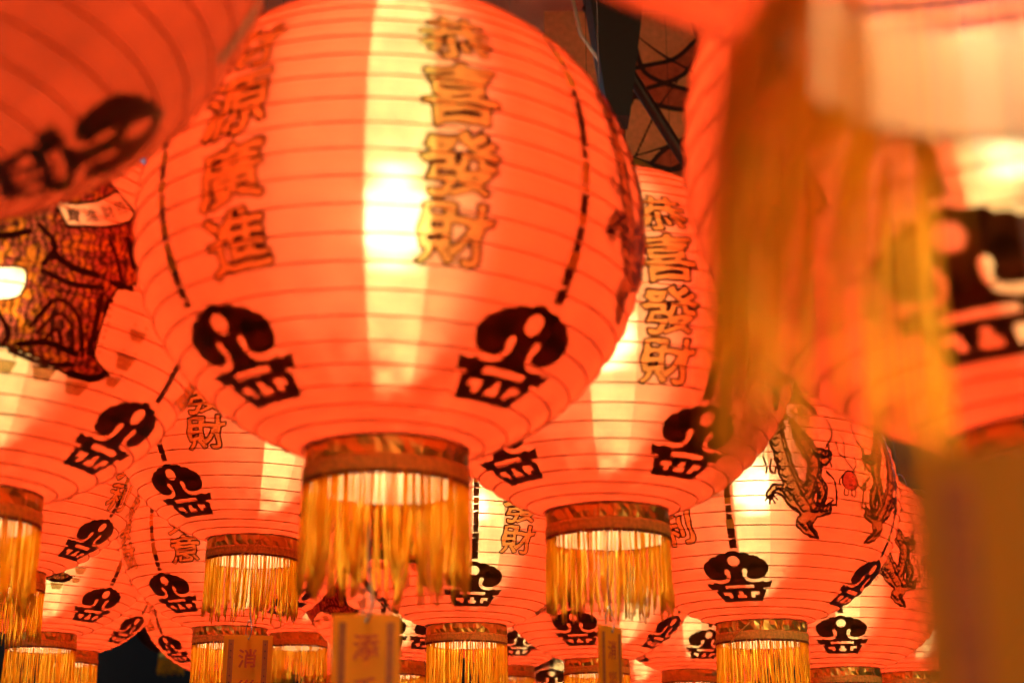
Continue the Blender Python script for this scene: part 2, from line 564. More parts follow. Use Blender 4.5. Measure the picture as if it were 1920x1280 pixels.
def make_fringe(seed, n, rad, length=.076, spread=.008, flare=None):
    r = random.Random(seed); b = MB()
    lean = jag(seed, spread, 5); lean2 = jag(seed + 3, spread * .7, 5); ln = jag(seed + 5, .007, 4)
    for k in range(n):
        t = 2 * math.pi * (k + r.uniform(-.45, .45)) / n
        if flare and math.cos(t - R(flare[0])) < .5 and r.random() < .93: continue
        r0 = .0636 + r.uniform(-.0012, .0012); L = length + ln(t) + r.gauss(0, .010 if flare else .004)
        if r.random() < .04: L *= r.uniform(.5, .85)
        dr, dt = lean2(t * 1.7) + r.gauss(0, .0015), lean(t * 2.1) + r.gauss(0, .0018)
        if flare: dr += flare[1] * max(0, math.cos(t - R(flare[0]))) ** 2
        w1, p1, a1 = r.uniform(1.5, 4), r.random() * 6, r.uniform(.0002, .0012)
        pts = []
        for i in range(8):
            s = i / 7; q = s * s if not flare else s ** .3
            rr = r0 + dr * q + a1 * math.sin(w1 * s * 3 + p1) * s
            tt = t + (dt * q + a1 * math.cos(w1 * s * 2.7 + p1) * s) / .0636
            pts.append((rr * math.sin(tt), -rr * math.cos(tt), -.026 - L * s))
        c = rad * r.uniform(.75, 1.2)
        b.tube(pts, [c] * 7 + [c * .6], 5)
    return b.mesh('fringe', M_FRINGE)


def make_ribbon_end():
    b = MB(); vs = []; fs = []
    for i in range(9):
        s = i / 8; t = -.42 + .5 * s; z = -.031 + .027 * s
        for dz in (-.0018, .0018):
            for dr in (0, .0006):
                q = .0662 + dr + .001 * math.sin(s * 3)
                vs.append((q * math.sin(t + dz * 4), -q * math.cos(t + dz * 4), z + dz))
    for i in range(8):
        o = i * 4
        for a_, b_ in ((0, 1), (1, 3), (3, 2), (2, 0)): fs.append((o + a_, o + b_, o + 4 + b_, o + 4 + a_))
    fs += [(0, 2, 3, 1), (32, 33, 35, 34)]
    b.add(vs, fs)
    return b.mesh('ribbon_end', M_BRAID)


def make_bulb(mat_=None):
    b = MB(); pr = [(.0005, -.036)]
    for i in range(1, 9):
        a_ = -math.pi / 2 + i * math.pi / 9
        pr.append((.029 * math.cos(a_), -.006 + .03 * math.sin(a_)))
    pr.append((.012, .036))
    b.lathe(pr, 16)
    return b.mesh('bulb', mat_ or M_BULB)


def make_socket():
    b = MB(); b.lathe([(.0125, .034), (.017, .036), (.018, .075), (.012, .085), (.003, .09), (.003, .19)], 20)
    return b.mesh('bulb_socket', M_SOCKET)


def make_top():
    b = MB(); z = Z_TOP
    b.lathe([(.0615, z - .001), (.0645, z), (.0645, z + .014), (.0610, z + .014)], 64)
    return b.mesh('top_collar', M_FOIL)


def make_hanger():
    b = MB(); z = Z_TOP + .012
    pts = [(.061 * math.cos(a_), 0, z + .045 * math.sin(a_)) for a_ in np.linspace(0, math.pi, 13)]
    b.tube(pts, .0012, 5)
    return b.mesh('hanger_wire', M_WIREGREY)


FOILS = [make_foil(s) for s in (1, 2, 3, 4)]
ME_RIM, ME_BRAID, ME_LINING = make_rim(), make_braid(), make_lining()
FRINGES = [make_fringe(11, 112, .00115, .078, .004), make_fringe(12, 118, .0011, .078, .005), make_fringe(13, 106, .0012, .077, .004)]
FRINGE_LOOSE = make_fringe(15, 120, .0013, .082, .009)
FRINGE_THIN = make_fringe(17, 200, .0009, .088, .0016, (-85, .018))
ME_RIBBON, ME_BULB, ME_SOCKET, ME_TOP, ME_HANGER = make_ribbon_end(), make_bulb(), make_socket(), make_top(), make_hanger()

ME_LINING_N = make_lining(translucent('dimmed_collar_lining', (.36, .17, .055), .3))  # lining colour dimmed to stand in for glow veiled by the fringe
ME_BULB_DIM = make_bulb(bulb_material(.48))
ME_BULB_OFF = make_bulb(principled('unlit_bulb_glass', (.7, .66, .6), .2))

# ------------------------------------------------------------------ prints
HI = .0010


def body_map(h, p0=0.): return lambda x, y: on_body(R(x) + p0, R(y), h)


def crown_mesh(drop=0.):
    """cloud-headed crest over a slotted base"""
    xs = np.linspace(-25, 455, 100); ys = np.linspace(486, 792, 80)
    X, Y = np.meshgrid(xs, ys)
    U = np.abs(X - 215)
    D = circ(U, Y, 0, 532, 44)
    for c in ((52, 548, 44), (96, 578, 54), (130, 602, 55), (100, 604, 52), (0, 590, 62)): D = np.minimum(D, circ(U, Y, *c))
    D = np.minimum(D, sd_poly(U, Y, [(0, 560), (100, 560), (110, 650), (40, 650), (0, 660)]))
    D = np.maximum(D, -circ(X, Y, 215, 558, 32))
    low = sd_poly(U, Y, [(-5, 596), (34, 602), (50, 652), (108, 690), (214, 667), (202, 704), (158, 706), (158, 720), (-5, 720)])
    D = np.minimum(D, low)
    D = np.minimum(D, sd_poly(U, Y, [(-5, 590), (100, 598), (120, 650), (150, 664), (190, 690), (-5, 700)]))
    hook = stroke(U, Y, smooth_path([(52, 616, 15), (49, 640, 11), (66, 660, 9.5), (112, 667, 9), (164, 655, 9), (230, 618, 12)]))
    D = np.maximum(D, -hook)
    D = np.maximum(D, -(np.maximum(U - 90, np.abs(Y - 698) - 3) - 6))
    tr = sd_poly(U, Y, [(-5, 716), (178, 716), (154, 782), (-5, 782)])
    V = X - 215
    hole = np.minimum(np.maximum(np.abs(V) - 30, np.abs(Y - 752) - 6), np.maximum(np.abs(V) - 12, np.abs(Y - 738) - 12))
    side = np.minimum(np.maximum(np.abs(U - 100) - 26, np.abs(Y - 735) - 6), np.maximum(np.abs(U - 84) - 11, np.abs(Y - 745) - 12))
    D = np.minimum(D, np.maximum(tr, -(np.minimum(hole, side) - 3)))
    b = MB()
    f = lambda x, y: on_body(R((x - 215) / 185 * 15.8 * (1 + drop * .012)), R(-32.4 - drop - max((y - 500) / 275, 0) ** 1.18 * 24.4 - min(y - 500, 0) / 275 * 18), HI + .0002)
    contour(b, xs, ys, D, f)
    return b.mesh('crown_emblem', M_BLACK)


def stem_mesh(seed):
    r = random.Random(seed); b = MB(); th = -30.5
    while th < 38:
        gold = th > -24 and r.random() < .5  # gold segments paint in reflections along the foil stem
        L = r.uniform(1.2, 4) if not gold else r.uniform(.9, 3)
        w0 = 1.5 if th < -20 else 1.15; sl = r.uniform(-.5, .9)
        vs = []; fs = []
        for i in range(4):
            s = i / 3
            for sx in (-1, 0, 1):
                vs.append(on_body(R(sx * w0), R(th + L * s + sx * sl * (0 < i) * .6), HI))
        for i in range(3):
            for k in range(2): fs.append((i * 3 + k, i * 3 + k + 1, i * 3 + k + 4, i * 3 + k + 3))
        b.add(vs, fs, 1 if gold else 0)
        th += L + (.0 if r.random() < .6 else .5)
    return b.mesh('stem_stripe', [M_BLACK, M_STEMGLINT])


_font = bpy.data.curves.new('glyph_source', 'FONT'); _font.resolution_u = 3
_fo = bpy.data.objects.new('glyph_source', _font); COL.objects.link(_fo)


def glyph_edges(ch):
    _font.body = ch
    bpy.context.view_layer.update()
    me = bpy.data.meshes.new_from_object(_fo.evaluated_get(bpy.context.evaluated_depsgraph_get()))
    bm = bmesh.new(); bm.from_mesh(me)
    bmesh.ops.remove_doubles(bm, verts=bm.verts, dist=1e-4)
    E_ = [(e.verts[0].co.x, e.verts[0].co.y, e.verts[1].co.x, e.verts[1].co.y) for e in bm.edges if len(e.link_faces) == 1]
    bm.free(); bpy.data.meshes.remove(me)
    return E_


def glyph_sdf(ch, X, Y):
    d = np.full(X.shape, 1e9); ins = np.zeros(X.shape, bool)
    for x0, y0, x1, y1 in glyph_edges(ch):
        d = np.minimum(d, seg(X, Y, x0, y0, x1, y1))
        if y0 != y1:
            c = (y0 > Y) != (y1 > Y)
            ins ^= c & (X < (x1 - x0) * (Y - y0) / (y1 - y0) + x0)
    return np.where(ins, -d, d)


_chars = {}
W_CH, H_CH = 16.6, 14.4    # degrees of azimuth and latitude per em


def char_mesh(ch, th0):
    """brush-written character, gold with a dark outline, centred on azimuth 0 and latitude th0"""
    key = (ch, th0)
    if key in _chars: return _chars[key]
    n = 66
    xs = np.linspace(-.12, 1.12, n); ys = np.linspace(-.22, .98, n)
    X, Y = np.meshgrid(xs, ys)
    r = random.Random(ord(ch)); p = [r.random() * 6.28 for _ in range(6)]
    # the sway of a brush: slanted bars, swelling strokes
    WX = X + .018 * np.sin(7 * Y + p[0]) + .010 * np.sin(15 * Y + 9 * X + p[1])
    WY = Y - .07 * (X - .5) + .018 * np.sin(6 * X + p[2]) + .010 * np.sin(14 * X - 8 * Y + p[3])
    D = glyph_sdf(ch, WX, WY)
    D = D - .014 - .012 * np.sin(9 * X + p[4]) * np.sin(8 * Y + p[5])
    b = MB()
    f = lambda h: (lambda x, y: on_body(R((x - .5) * W_CH), R(th0 + (y - .38) * H_CH), h))
    contour(b, xs, ys, np.maximum(D - .038, -D), f(HI + .0002), 0)
    contour(b, xs, ys, D, f(HI + .0002), 1)
    _chars[key] = b.mesh('painted_character', [M_OUT, M_GOLD])
    return _chars[key]


ROWS = (24.5, 9.5, -5.5, -20.3)


def dragon_meshes():
    P = {'body': [
        [(470, 330, 18), (400, 360, 40), (385, 430, 42), (320, 490, 34), (250, 555, 16)],
        [(300, 500, 26), (400, 505, 26), (470, 575, 10)],
        [(235, 640, 40), (235, 740, 44), (270, 850, 46), (320, 950, 55), (385, 1030, 56)],
        [(320, 640, 14), (365, 720, 44), (415, 800, 46), (400, 880, 34), (360, 960, 48)],
        [(410, 770, 30), (475, 785, 32), (505, 770, 12)],
        [(420, 860, 22), (452, 930, 32), (440, 975, 18)],
        [(300, 980, 34), (240, 925, 26), (190, 930, 18), (172, 955, 13)],
        [(400, 1020, 34), (480, 1015, 20), (500, 985, 6)],
        [(350, 1075, 42), (385, 1105, 26), (445, 1142, 5)],
        [(195, 610, 14), (230, 600, 34), (280, 610, 14)]]}
    thin = [[(172, 955), (150, 975)], [(176, 958), (172, 990)], [(182, 958), (200, 988)], [(190, 950), (212, 972)],
            [(500, 765), (512, 735)], [(505, 775), (520, 770)], [(500, 790), (512, 820)],
            [(495, 990), (515, 965)], [(498, 990), (535, 985)],
            [(490, 745), (540, 690), (545, 640), (530, 605)], [(480, 840), (525, 880), (538, 990)],
            [(375, 560), (385, 600), (410, 610), (420, 570)], [(330, 570), (345, 600), (300, 640)],
            [(150, 790), (165, 830), (160, 850)], [(190, 800), (182, 840), (205, 850), (210, 830)]]
    marks = [[(200, 650), (240, 620), (275, 660), (230, 690), (205, 668)], [(215, 660), (245, 650), (255, 668)]]
    xs = np.linspace(120, 565, 120); ys = np.linspace(305, 1165, 190)
    X, Y = np.meshgrid(xs, ys)
    D = np.full(X.shape, 1e9)
    for s in P['body']: D = np.minimum(D, stroke(X, Y, [(x, y, .8 * rr) for x, y, rr in smooth_path(s)]))
    D = D - 5 * np.sin(X * .09) * np.sin(Y * .075)
    T = np.full(X.shape, 1e9)
    for s in thin: T = np.minimum(T, stroke(X, Y, [(x, y, 4.6) for x, y in smooth_path(s)]))
    for s in marks: T = np.minimum(T, stroke(X, Y, [(x, y, 6) for x, y in smooth_path(s)]))
    # folds between the coils and rows of belly scales
    for s in P['body']:
        q = smooth_path(s, 7)
        T = np.minimum(T, stroke(X, Y, [(x + rr * .5, y, 4) for x, y, rr in q]))
        for x, y, rr in q[1::2]:
            if rr > 22: T = np.minimum(T, stroke(X, Y, [(x - rr * .76, y - 8, 5), (x - rr * .45, y + 7, 4), (x - rr * .05, y - 4, 2.5)]))
            if rr > 22: T = np.minimum(T, stroke(X, Y, [(x + rr * .62, y - 8, 3.5), (x + rr * .92, y - 16, 3)]))
    out = []
    for sgn in (1, -1):
        f = lambda h: (lambda x, y: on_body(R(sgn * (x - 345) / 215 * 15.5), R(49 - (y - 300) / 850 * 76), h))
        b = MB()
        contour(b, xs, ys, D, f(HI), 0)
        contour(b, xs, ys, np.minimum(T, np.maximum(D - 8, -D - 3)), f(HI + .0003), 1)
        out.append(b.mesh('painted_dragon', [M_BROWN, M_OUT]))
    return out


def pearl_mesh():
    xs = np.linspace(-9, 9, 60); ys = np.linspace(-12, 26, 100); X, Y = np.meshgrid(xs, ys)
    b = MB()
    f = lambda h: (lambda x, y: on_body(R(x), R(-2 + y), h))
    D = circ(X, Y, 0, 0, 3.7)
    contour(b, xs, ys, D, f(HI), 0)
    T = np.abs(D) - .22
    for s in ([(-3.5, 2), (-5, 0), (-4.6, -2)], [(3.8, -1), (5.8, -2), (6.6, 1)], [(-2.6, -3.4), (-3, -5.6), (-1.2, -6), (-.8, -4)], [(.6, -4), (1, -6), (2.6, -5.6), (2.4, -3)],
              [(1.5, 3.6), (3.5, 6), (3.2, 9)], [(1.5, 4.5), (-1.5, 8), (-.8, 14), (-1.8, 17)], [(-1.4, 8), (-4, 9.5), (-4.5, 14)], [(5, -2.5), (7.4, -3), (8, .5)]):
        T = np.minimum(T, stroke(X, Y, [(x, y, .26) for x, y in smooth_path(s)]))
    contour(b, xs, ys, T, f(HI + .0003), 1)
    return b.mesh('painted_pearl', [M_RED, M_OUT])


def robe_mesh():
    """robed figure with a lettered scroll across the chest; azimuth/latitude degrees of the print"""
    xs = np.linspace(-36, 44, 150); ys = np.linspace(-36, 34, 132); X, Y = np.meshgrid(xs, ys)
    base = sd_poly(X, Y, smooth2([(-30, 14), (-22, 20), (-10, 21), (4, 20), (10, 22), (16, 25), (22, 26), (28, 20), (33, 14), (36, 9), (33, 6), (32, -2), (27, -5), (25, -12), (25, -24), (31, -28), (28, -31), (20, -31), (12, -28), (2, -26), (-8, -28), (-20, -31), (-28, -26), (-26, -12), (-30, -4)]))
    base = np.maximum(base, -sd_poly(X, Y, smooth2([(-3, -6), (3.5, -5), (4.5, -9), (3, -13), (-3, -14)])))
    ban = sd_poly(X, Y, [(9, 13), (14.5, 13.6), (20, 16), (26.5, 21.5), (32, 16.5), (29.5, 13), (23, 9.5), (12.5, 7)])
    f = lambda h: (lambda x, y: on_body(R(x), R(y), h))
    b = MB()
    contour(b, xs, ys, np.maximum(base, -ban), f(HI), 0)
    L = np.abs(ban) - .38
    L = np.minimum(L, np.abs(base) - .32)
    for s, w_ in (([(7, -20), (12, -12), (18, -15), (22, -25)], .55), ([(9, -21), (13, -15.5), (17, -18), (19, -25)], .45), ([(11, -23), (13.5, -19.5), (15.5, -23)], .5),
                  ([(5, -25), (12, -23.5), (20, -25)], .8), ([(3, -27), (12, -29), (20, -28)], .6), ([(20, -30), (26, -30.5), (31, -28)], .8),
                  ([(10, 0), (15, -2.5), (21, -3)], .9), ([(8, -5), (15, -7), (23, -6)], .7), ([(24, 6), (27, 0), (28, -5)], .5), ([(29, 8), (31, 2)], .9), ([(25, -4), (31, -4)], .7),
                  ([(23, -8), (23, -16), (23.5, -24)], .7), ([(24.8, -8), (24.6, -16), (25, -25)], .3), ([(16, 20), (18.5, 24)], 1.1), ([(10, 16), (14, 22), (20, 24)], .5),
                  ([(6, 6), (10, 2), (8, -3)], .6), ([(-5, -3), (-9, -12), (-6, -22)], .7), ([(-2, -16), (2, -22), (1, -26)], .6), ([(-12, 6), (-4, 2), (4, 4)], .7), ([(-20, 2), (-14, -10), (-18, -22)], .8)):
        L = np.minimum(L, stroke(X, Y, [(x, y, w_) for x, y in smooth_path(s)]))
    BW = np.full(X.shape, 9.)
    for cx, cy, hw, hh in ((2, -31.5, 3.6, 1.7), (13, -32, 3.4, 1.8), (23.5, -34, 4, 2), (35, -24, 3.4, 2), (36, -16, 3, 1.6), (34, -30, 2.6, 1.3), (-10, -33, 3.4, 1.8), (-22, -34, 3.4, 1.8)):
        BW = np.minimum(BW, sd_poly(X, Y, [(cx - hw, cy + hh), (cx + hw, cy + hh), (cx + hw * .6, cy - hh), (cx - hw * .6, cy - hh)]))
        for dx in (-.9, 1.2): BW = np.minimum(BW, circ(X, Y, cx + dx * hw * .6, cy + hh + 1.3, .5))
        L = np.minimum(L, stroke(X, Y, [(cx - hw, cy + hh, .25), (cx + hw, cy + hh, .25)]))
    for k in range(9): L = np.minimum(L, circ(X, Y, 26.2, -7 - 2 * k, .45))
    contour(b, xs, ys, BW, f(HI), 2)
    contour(b, xs, ys, L, f(HI + .0003), 1)
    # scroll text, read from right to left
    for ch, cx, cy, a_ in (('招', 27.2, 16.6, .55), ('財', 23.2, 14, .45), ('進', 18.6, 11.6, .3), ('寶', 14, 10.3, .1)):
        n = 40; gx = np.linspace(-.1, 1.1, n); gy = np.linspace(-.2, .95, n); A, B = np.meshgrid(gx, gy)
        D = glyph_sdf(ch, A, B) - .012
        c, s = math.cos(a_), math.sin(a_); k = 3.9
        g = lambda x, y: on_body(R(cx + k * ((x - .5) * c - (y - .38) * s)), R(cy + k * ((x - .5) * s + (y - .38) * c)), HI)
        contour(b, gx, gy, D, g, 1)
    return b.mesh('painted_robe', [M_ROBE, M_OUT, M_BROWN])


def smooth2(pts):
    q = smooth_path(list(pts) + [pts[0]], 3)
    return q[:-1]


ME_CROWN = crown_mesh()
ME_CROWN_LOW = crown_mesh(11.)
STEMS = [stem_mesh(s) for s in (21, 22, 23, 24)]
ME_DRAGON = dragon_meshes()
ME_PEARL = pearl_mesh()
ME_ROBE = robe_mesh()
GROUP = 'red paper lanterns hanging under the temple ceiling'


def lantern(label, px, py, wpx, strip, prints, fringe=None, ribbon=None, dim=False):
    depth = 2 * NECK * F_PX / wpx
    p = at(px, py, depth)
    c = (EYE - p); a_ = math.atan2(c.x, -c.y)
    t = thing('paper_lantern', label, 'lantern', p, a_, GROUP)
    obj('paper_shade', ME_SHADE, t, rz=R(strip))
    obj('wire_rib', ME_RIB, t, rz=R(strip))
    obj('collar_rim', ME_RIM, t, rz=rnd.uniform(0, 6))
    obj('foil_band', rnd.choice(FOILS), t, rz=rnd.uniform(0, 6))
    obj('braid_band', ME_BRAID, t)
    obj('collar_lining', ME_LINING_N if fringe is FRINGE_THIN else ME_LINING, t)
    obj('fringe', fringe or rnd.choice(FRINGES), t, rz=0 if fringe is FRINGE_THIN else rnd.uniform(0, 6), kind='stuff')
    if ribbon is not None: obj('ribbon_end', ME_RIBBON, t, rz=R(ribbon))
    bulb = obj('bulb', (ME_BULB, ME_BULB_DIM, ME_BULB_OFF)[int(dim)], t, (0, 0, ZC + .026))
    obj('bulb_socket', ME_SOCKET, bulb)
    obj('top_collar', ME_TOP, t)
    obj('hanger_wire', ME_HANGER, t, rz=rnd.uniform(0, 3))
    z0 = Z_TOP + .056
    b = MB(); b.tube([(0, 0, z0), (0, 0, 3.92 - p.z)], .0006, 4)
    obj('hanging_cord', b.mesh('hanging_cord', M_CORD), t)
    for it in prints:
        k, ph = it[0], R(it[1])
        if k == 'crown':
            obj('crown_emblem', ME_CROWN_LOW if dim == 1 else ME_CROWN, t, rz=ph)
            obj('stem_stripe', rnd.choice(STEMS), t, rz=ph + R(it[2] if len(it) > 2 else 0))
        elif k == 'text':
            for ch, th in zip(it[2], ROWS): obj('painted_character', char_mesh(ch, th), t, rz=ph)
        elif k == 'dragon':
            obj('painted_dragon', ME_DRAGON[0 if it[2] > 0 else 1], t, rz=ph)
        elif k == 'pearl': obj('painted_pearl', ME_PEARL, t, rz=ph)
        elif k == 'robe': obj('painted_robe', ME_ROBE, t, rz=ph)
    return t


def quad_dragon(s):
    """two dragons facing a pearl, right of a stem at s"""
    return [('dragon', s + 27, 1), ('pearl', s + 47), ('dragon', s + 67, -1)]


T1, T2, T3, T4 = '財源廣進', '恭喜發財', '萬事如意', '大吉大利'
LANT = {}
LANT['A'] = lantern('largest whole lantern, left of centre, gold characters either side of its bright vertical strip',
        726, 850, 296, 1.0, [('crown', -47, -8), ('crown', 38, 4), ('text', -34, T1), ('text', 12.6, T2), ('dragon', 64, 1), ('pearl', 84), ('crown', 125), ('crown', -130)], FRINGE_LOOSE)
LANT['B'] = lantern('lantern just right of the largest one, gold characters down it beside a white glow',
        1139, 963, 221, 2.5, [('crown', -47), ('crown', 36, -3), ('text', 18, T2), ('text', -28, T1), ('dragon', 62, 1), ('pearl', 82), ('crown', 124)], None, None)
LANT['C'] = lantern('lantern with two dragons facing a red pearl, above a crest and white glow',
        1427, 1170, 163, -1, [('crown', -11, 1), ('text', -33, T4), ('text', -62, T3)] + quad_dragon(-9) + [('crown', 70)], None, -18)
LANT['D'] = lantern('lantern below the largest one, front-facing crest at its left, two characters at its right',
        875, 1175, 145, 9, [('crown', 3.5), ('text', 23, T2), ('text', 65, T1), ('crown', 88), ('robe', -50), ('crown', -86)], None, 18)
LANT['E'] = lantern('lantern at lower left, in-focus card with maroon borders hanging under it',
        476, 1015, 165, 9, [('crown', -43), ('text', -21, T2), ('text', 18, T1), ('crown', 44), ('dragon', -68, -1)], None, 8)
LANT['F'] = lantern('big lantern cut by the left edge, robed figure with lettered scroll on it',
        -53, 930, 248, 4, [('robe', 2), ('crown', 54, 4), ('crown', -44), ('text', 76, T3)])
LANT['F2'] = lantern('lantern under the robed-figure lantern at the left edge, gold characters beside its crest',
        6, 1075, 148, -9, [('crown', 56), ('text', 55, T4), ('text', 20, T3), ('crown', -30), ('text', 78, T2)])
LANT['F3'] = lantern('lower left lantern with printed bowls over a white glow and crest at right',
        79, 1190, 121, 3, [('crown', 40), ('robe', -18), ('text', 60, T4), ('crown', -44)])
LANT['W'] = lantern('lantern hidden under the maroon-bordered card lantern, characters beside a crest at its left',
        432, 1180, 132, 6, [('crown', -43), ('text', -25, T3), ('text', 16, T4), ('crown', 46), ('dragon', 70, 1), ('text', -66, T2)])
LANT['P'] = lantern('lantern low at right, crest facing front and one dragon at its right',
        1583, 1255, 127, 4, [('crown', 0)] + quad_dragon(2) + [('text', -24, T4), ('text', -55, T3)])
LANT['M'] = lantern('large blurred lantern at right, big black crest seen through yellow fringe',
        2010, 822, 421, -4, [('crown', -15), ('crown', 70), ('text', -40, T4)])
LANT['N'] = lantern('nearest lantern, top right corner, only its blurred open collar and yellow fringe in view',
        1990, -190, 1060, 40, [('crown', -92), ('crown', 178), ('crown', 92)], FRINGE_THIN)
LANT['G'] = lantern('blurred near lantern in the top left corner, dark crest marks along its edge',
        -310, 335, 477, 160, [('crown', 73), ('crown', -25), ('text', 20, T4)], dim=True)
LANT['R'] = lantern('small lantern behind the narrow turned card, its black crest facing front',
        1119, 1238, 118, 24, [('crown', -15), ('crown', 63), ('text', 20, T2), ('text', -40, T4)])
LANT['T'] = lantern('small lantern behind the blurred plain card, crest print beside its white strip',
        740, 1242, 110, 5, [('robe', -56), ('crown', 30), ('crown', -8), ('text', 60, T2)])
LANT['S'] = lantern('small lantern at lower right, broad white glow and half a crest beside a fringe',
        1293, 1258, 100, 3, [('crown', 16), ('crown', -66), ('text', -20, T3), ('text', 45, T1)])
LANT['Q'] = lantern('small lantern in the lower right beside the dark blurred card, lower body only',
        1712, 1262, 110, 10, [('crown', -40), ('crown', 45), ('robe', 0)])
LANT['U'] = lantern('small lantern peeking out right of the fringe below centre, part of its crest showing',
        955, 1250, 90, 12, [('crown', 10), ('text', 40, T2), ('crown', 90)])
LANT['V'] = lantern('far lantern at the bottom edge left of the narrow card, only crest top showing',
        1035, 1318, 86, 5, [('crown', 0), ('text', 30, T1), ('crown', 80)])
LANT['F4'] = lantern('small far lantern at lower left beside the black gap, crest on its right',
        131, 1222, 100, -4, [('crown', 58), ('text', 70, T4), ('crown', -30)])
LANT['X'] = lantern('small far lantern right of the black gap, crest pieces on its left',
        418, 1262, 96, 8, [('crown', -55), ('crown', 30), ('text', -70, T1)])
LANT['Y'] = lantern('small far lantern low between the bordered card and the blurred plain card',
        614, 1268, 90, 12, [('crown', -18), ('crown', 70), ('text', -55, T3)])
LANT['Z'] = lantern('far lantern above and behind the bordered card, faint characters on its right',
        560, 1190, 104, 10, [('text', 8, T2), ('crown', 45), ('crown', -40)])

LANT['O'] = lantern('far lantern low between the narrow card and the white-glow lantern, only its underside in view',
        1192, 1296, 84, 6, [('crown', -30), ('crown', 60), ('text', 15, T3)])
LANT['K'] = lantern('unlit far lantern in the black gap at lower left, only dull fringe showing',
        322, 1224, 46, 0, [], dim=2)
LANT['L'] = lantern('unlit far lantern beside the bordered card, only dull olive fringe showing',
        521, 1244, 58, 0, [], dim=2)
LANT['H'] = lantern('farthest lantern, added low at right behind the others to light the painted board',
        1640, 1292, 82, 4, [('crown', 5), ('text', 30, T2)])  # added so that its light reaches the painted board
LANT['I'] = lantern('farthest lantern, added behind the low fringes right of the middle to light the board',
        1330, 1300, 80, -3, [('crown', -20), ('text', 10, T3)])  # second lantern added to brighten the painted board
# unseen lit lanterns added around the viewpoint to brighten the fronts
FILL_LANTERNS = [(-.5, -.5, 2.0, 'above and behind the viewpoint, left'), (.52, -.55, 2.02, 'above and behind the viewpoint, right'), (.02, -.42, 2.1, 'just above and behind the viewpoint'),
          (-.35, -.95, 1.96, 'third row behind, left'), (.5, -1.0, 1.97, 'third row behind, right'), (-.8, -.2, 1.95, 'left of the viewpoint'), (1.0, -.12, 1.93, 'right of the viewpoint'), (-1.2, -.7, 1.98, 'behind the viewpoint at left'), (1.3, -.5, 1.95, 'behind the viewpoint at right'), (.1, -1.1, 1.95, 'straight behind the viewpoint'),
          (-.75, -1.6, 1.98, 'second row behind, left'), (.85, -1.7, 1.96, 'second row behind, right')]
for x_, y_, z_, where in FILL_LANTERNS:
    P_ = Vector((x_, y_, z_))
    t = thing('paper_lantern', 'added fill lantern out of the picture, ' + where, 'lantern', P_, R(180), GROUP)
    obj('paper_shade', ME_SHADE, t); obj('wire_rib', ME_RIB, t); obj('collar_rim', ME_RIM, t)
    obj('foil_band', FOILS[0], t); obj('braid_band', ME_BRAID, t); obj('collar_lining', ME_LINING, t)
    obj('fringe', FRINGES[0], t, kind='stuff')
    bulb = obj('bulb', ME_BULB, t, (0, 0, ZC + .026)); obj('bulb_socket', ME_SOCKET, bulb)
    obj('top_collar', ME_TOP, t); obj('hanger_wire', ME_HANGER, t)
    b = MB(); b.tube([(0, 0, Z_TOP + .056), (0, 0, 3.92 - z_)], .0011, 4); obj('hanging_cord', b.mesh('hanging_cord', M_CORD), t)

# ------------------------------------------------------------------ prayer cards hung under lanterns
CARD_GROUP = 'yellow blessing cards hung under lanterns'


